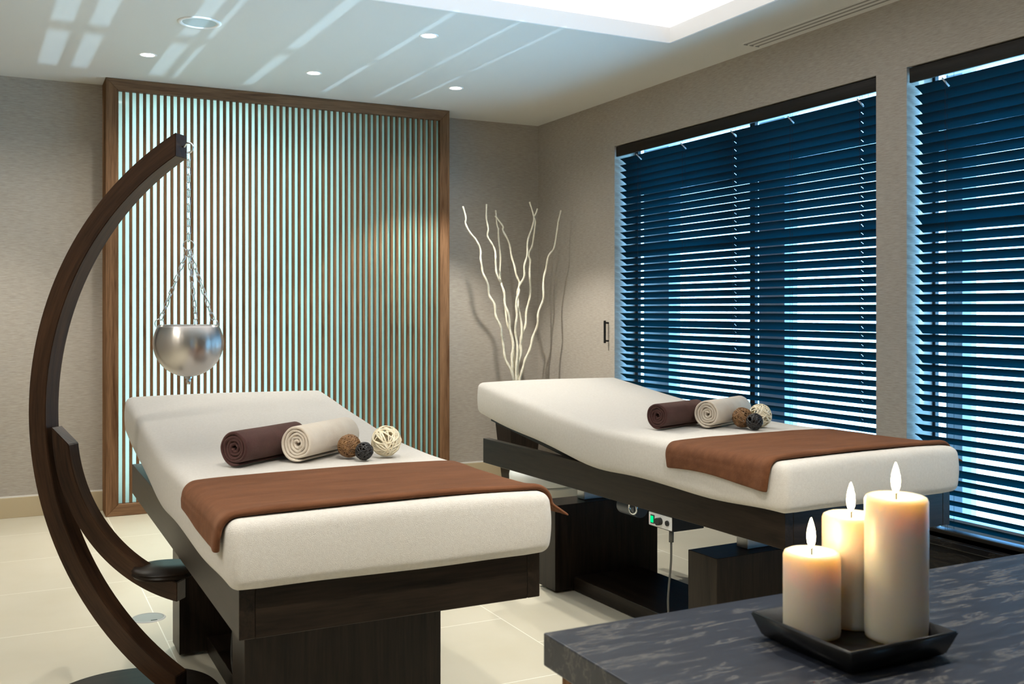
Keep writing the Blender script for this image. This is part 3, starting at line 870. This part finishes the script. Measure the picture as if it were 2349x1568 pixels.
for i, (pp, dz, lab) in enumerate(T):
    n = len(pp); P3 = []
    zb = VX * ST + VY * CT
    for j, (a, b_) in enumerate(pp):
        u = 1 - j / (n - 1)
        P3.append(ray(a, b_, zb + dz * u + .05 * math.sin(j * 1.7 + i) * u * (1 - u)))
    cm = catmull(P3, 7)
    N_ = len(cm); wv = []
    for j, p in enumerate(cm):
        u = j / (N_ - 1)
        wv.append(p + Vector((.006 * math.sin(j * .62 + i), .007 * math.cos(j * .55 + 2 * i), 0)) * (1 - abs(2 * u - 1)))
    base_p = wv[-1].copy()
    foot = Vector((VX + (i - 3) * .012, VY + ((i * 5) % 7 - 3) * .012, .642))
    wv += [base_p.lerp(foot, k / 3) for k in (1, 2, 3)]
    rads = [(.0055 + .0050 * k / len(wv)) * (1 + .12 * math.sin(k * 1.3)) for k in range(len(wv))]
    bm = bmesh.new(); tube(bm, wv, rads, 8)
    if i == 4:
        q = [ray(1233, 478, zb - .06), ray(1230, 488, zb - .055), ray(1225, 497, zb - .05)]
        tube(bm, catmull(q, 4), .0052, 8)
    o = obj('willow_branch', bm, TW, smooth=True)
    o.location = (0, 0, 0)
    # origin at the foot of the branch
    for v in o.data.vertices: v.co -= foot
    o.location = foot
    tag(o, lab, 'branch', 'twisted branches in the corner vase')

# ---------------------------------------------------------------- stool, wall handle, floor box
sx = ray(1250, 1100, 5.62)
so = empty('round_stool', (sx.x, sx.y, 0), 'round white padded stool behind the head of the far bed', 'stool')
CUSH = plain('white_leatherette', (.62, .64, .63), .3)
bm = bmesh.new(); lathe(bm, [(0, .31), (.19, .31), (.2, .318), (.202, .36), (.196, .386), (.178, .400), (.10, .408), (0, .41)], 64); obj('cushion', bm, CUSH, so, smooth=True)
bm = bmesh.new(); lathe(bm, [(0, 0), (.19, 0), (.197, .01), (.197, .300), (.188, .308), (0, .308)], 64); obj('drum', bm, plain('pale_drum', (.62, .60, .52), .3), so, auto=40)
hy_ = 5.86
hd = empty('pull_handle', (XR, hy_, 1.13), 'small dark vertical pull handle on the wall left of the blinds', 'handle')
bm = B(-.036, -.024, -.007, .007, -.078, .078, bev=.002); obj('grip', bm, BLK, hd)
for z in (-.062, .062):
    bm = bmesh.new(); cyl(bm, (-.026, 0, z), (0, 0, z), .006, 12); obj('standoff', bm, BLK, hd, auto=40)
fb = ray(340, 1417, 1.28 * F / (1417 - 711))
fo = empty('floor_outlet', (fb.x, fb.y, 0), 'round grey metal outlet cover set in the floor tiles', 'floor outlet')
bm = bmesh.new(); lathe(bm, [(.060, 0), (.060, .003), (.066, .0035), (.070, .0)], 48); obj('rim', bm, plain('satin_metal', (.35, .36, .35), .5), fo, smooth=True)
bm = bmesh.new(); lathe(bm, [(0, .0025), (.0595, .0025), (.0595, 0)], 48); obj('cover', bm, plain('grey_cover', (.24, .28, .27), .6), fo)
obj('latch', B(.005, .03, -.05, -.043, .0026, .0034), BLK, fo)

# ---------------------------------------------------------------- stone table, dish, candles
ZT = .80; tx0, ty1 = .711, 1.307
tb = empty('stone_table', (tx0 + 1.0, ty1 - .45, 0), 'dark veined stone topped table in the right foreground', 'table')
TSTONE = obj('table_top', B(-1.0, 1.0, -.45, .45, ZT - .049, ZT, bev=.0022), STONE, tb)
for x in (-.98, .92):
    for y in (-.43, .37): obj('leg', B(x, x + .06, y, y + .06, 0, ZT - .050, bev=.002, seg=1), WALN[2], tb)
zr = ZT + .036
def onz(px, py, z): return ray(px, py, (H - z) * F / (py - CY))
cA, cB, cC = onz(1719, 1402, zr), onz(1954, 1499, zr), onz(2203, 1449, zr)
cen = (cA + cC) / 2; ang = math.atan2(cC.y - cB.y, cC.x - cB.x); half = ((cB - cA).length + (cC - cB).length) / 4
tr = empty('candle_dish', (cen.x, cen.y, ZT), 'shallow square black dish holding the candles on the stone table', 'dish', rz=ang)
bm = bmesh.new()
def sqr(h, z): return [bm.verts.new((a * h, b_ * h, z)) for a, b_ in ((-1, -1), (1, -1), (1, 1), (-1, 1))]
lv = [sqr(half - .022, 0), sqr(half - .012, .004), sqr(half, .036), sqr(half - .006, .0375), sqr(half - .022, .010)]
for a, b_ in zip(lv[:-1], lv[1:]):
    for k in range(4): bm.faces.new((a[k], a[(k + 1) % 4], b_[(k + 1) % 4], b_[k]))
bm.faces.new(lv[0][::-1]); bm.faces.new(lv[-1])
bmesh.ops.recalc_face_normals(bm, faces=bm.faces[:])
bmesh.ops.bevel(bm, geom=bm.edges[:], offset=.0018, segments=2, affect='EDGES')
obj('dish', bm, BLK, tr, smooth=True)
CANDLES = [(1862, 1450, 1.448, .0405, .121, 'shortest lit pillar candle at the left of the black dish'),
           (1953, 1430, 1.498, .0425, .164, 'middle-height lit pillar candle at the back of the black dish'),
           (2056, 1457, 1.432, .0435, .204, 'tallest lit pillar candle at the right of the black dish')]
for px, py, Z, r, h, lab in CANDLES:
    p = ray(px, py, Z); zb = ZT + .0105
    cd = empty('pillar_candle', (p.x, p.y, zb), lab, 'candle', 'lit pillar candles in the black dish')
    bm = bmesh.new()
    lathe(bm, [(0, 0), (r - .005, 0), (r - .001, .002), (r, .008), (r, h - .007), (r - .002, h - .002), (r - .006, h), (r * .72, h - .002), (r * .45, h - .005), (0, h - .006)], 64)
    obj('wax', bm, WAX, cd, smooth=True)
    bm = bmesh.new(); tube(bm, [(0, 0, h - .008), (0, 0, h + .002), (.0012, -.0006, h + .008), (.003, -.001, h + .012)], .0011, 6); obj('wick', bm, RUB, cd)
    bm = bmesh.new(); k = .95 + .5 * (h - .12)
    lathe(bm, [(0, 0), (.0035 * k, .003), (.0056 * k, .009), (.0063 * k, .016), (.0056 * k, .025), (.0036 * k, .034), (.0014 * k, .041), (0, .044)], 20)
    bm.transform(Matrix.Translation((-.001, 0, h + .004)))
    obj('flame', bm, FLAME, cd, smooth=True)

# ---------------------------------------------------------------- light
def spot(x, y, power, size=95, blend=.35, aim=None, col=(1, .945, .84), rad=.03):
    li = bpy.data.lights.new('downlight_or_fill', 'SPOT'); li.energy = power; li.spot_size = R(size); li.spot_blend = blend
    li.color = col; li.shadow_soft_size = rad
    o = bpy.data.objects.new('downlight_or_fill', li); COL.objects.link(o); o.location = (x, y, ZC - .012)
    if aim: o.rotation_euler = (Vector(aim) - o.location).to_track_quat('-Z', 'Y').to_euler()
    return o
# adjustable downlights: each lamp has its own tilt, plus the soft spill of its lens
spot(.70, 5.958, 90, 84, .7, (.25, 4.9, 0), rad=.09)
spot(1.655, 5.96, 190, 60, .5, (1.68, 4.2, 0))
spot(2.59, 5.95, 165, 92, .35)
spot(1.97, 4.877, 110, 62, .9, (2.42, 3.35, .8))
spot(-.245, 5.958, 90, 92, .6)
# second row of the grid, in the ceiling strip in front of the glowing panel
for x, p in ((.70, 95), (1.655, 125), (2.59, 90)): spot(x, 1.55, p, 92, .3)
for x, y in ((.70, 5.958), (1.655, 5.96), (2.59, 5.95), (1.97, 4.877), (-.245, 5.958)): spot(x, y, 30, 150, .8)
for x, y, p in ((-1.35, 1.5, 100), (-1.35, .1, 70), (-.9, 2.7, 60)): spot(x, y, p, 150, .8)  # unseen fill spots added at left, no fittings modelled there
# unseen lamps added behind the slat screen to make its glass glow
def area(name, loc, rot, sx_, sy_, power, col):
    li = bpy.data.lights.new(name, 'AREA'); li.shape = 'RECTANGLE'; li.size = sx_; li.size_y = sy_; li.energy = power; li.color = col
    o = bpy.data.objects.new(name, li); COL.objects.link(o); o.location = loc; o.rotation_euler = rot; return o
area('screen_added_glow', (1.02, YB - .01, 1.36), (R(-90), 0, 0), .9, 2.5, 15, (.86, .99, 1))
area('screen_added_glow', (1.30, YB - .012, 1.36), (R(-90), 0, 0), 1.6, 2.5, 17, (.86, .99, 1))
area('screen_added_glow', (1.69, YB - .014, 1.36), (R(-90), 0, 0), 2.1, 2.5, 8, (.86, 1, .98))
# added upward sun, shone through the slots behind the camera for ceiling streaks
su = bpy.data.lights.new('streak_sun', 'SUN'); su.energy = 5.0; su.angle = R(.14); su.color = (.5, .78, 1)
so_ = bpy.data.objects.new('streak_sun', su); COL.objects.link(so_)
so_.rotation_euler = Vector((-.035, 1.0, .181)).to_track_quat('-Z', 'Y').to_euler()
so_.location = (1, -5, .5)

w = bpy.data.worlds.new('sky'); sc.world = w; w.use_nodes = True
nt = w.node_tree; bg = nt.nodes['Background']
tc = nt.nodes.new('ShaderNodeTexCoord'); sep = nt.nodes.new('ShaderNodeSeparateXYZ'); L(nt, tc.outputs['Generated'], sep.inputs[0])
rm = nt.nodes.new('ShaderNodeMapRange'); rm.inputs['From Min'].default_value = -.25; rm.inputs['From Max'].default_value = .3
rm.inputs['To Min'].default_value = 0; rm.inputs['To Max'].default_value = 1
L(nt, sep.outputs['Z'], rm.inputs['Value'])
L(nt, ramp(nt, rm.outputs[0], [(0, (.20, .52, .80)), (.5, (.30, .66, 1)), (1, (.15, .48, 1))]), bg.inputs['Color'])
bg.inputs['Strength'].default_value = 11

# ---------------------------------------------------------------- camera and colour
cam = bpy.data.cameras.new('camera'); co = bpy.data.objects.new('camera', cam); COL.objects.link(co)
cam.sensor_width = 36; cam.lens = 36 * F / 2349; cam.shift_y = -(784 - CY) / 2349
co.location = (0, 0, H); co.rotation_euler = (R(90), 0, -TH); cam.clip_start = .05
cam.dof.use_dof = True; cam.dof.focus_distance = 3.6; cam.dof.aperture_fstop = 9
sc.camera = co
vs_ = sc.view_settings; vs_.view_transform = 'Standard'; vs_.look = 'None'; vs_.gamma = 1; vs_.exposure = .13
vs_.use_curve_mapping = False
sc.cycles.use_denoising = True
sc.cycles.max_bounces = 10; sc.cycles.diffuse_bounces = 5; sc.cycles.sample_clamp_indirect = 0
sc.cycles.caustics_reflective = False; sc.cycles.caustics_refractive = False
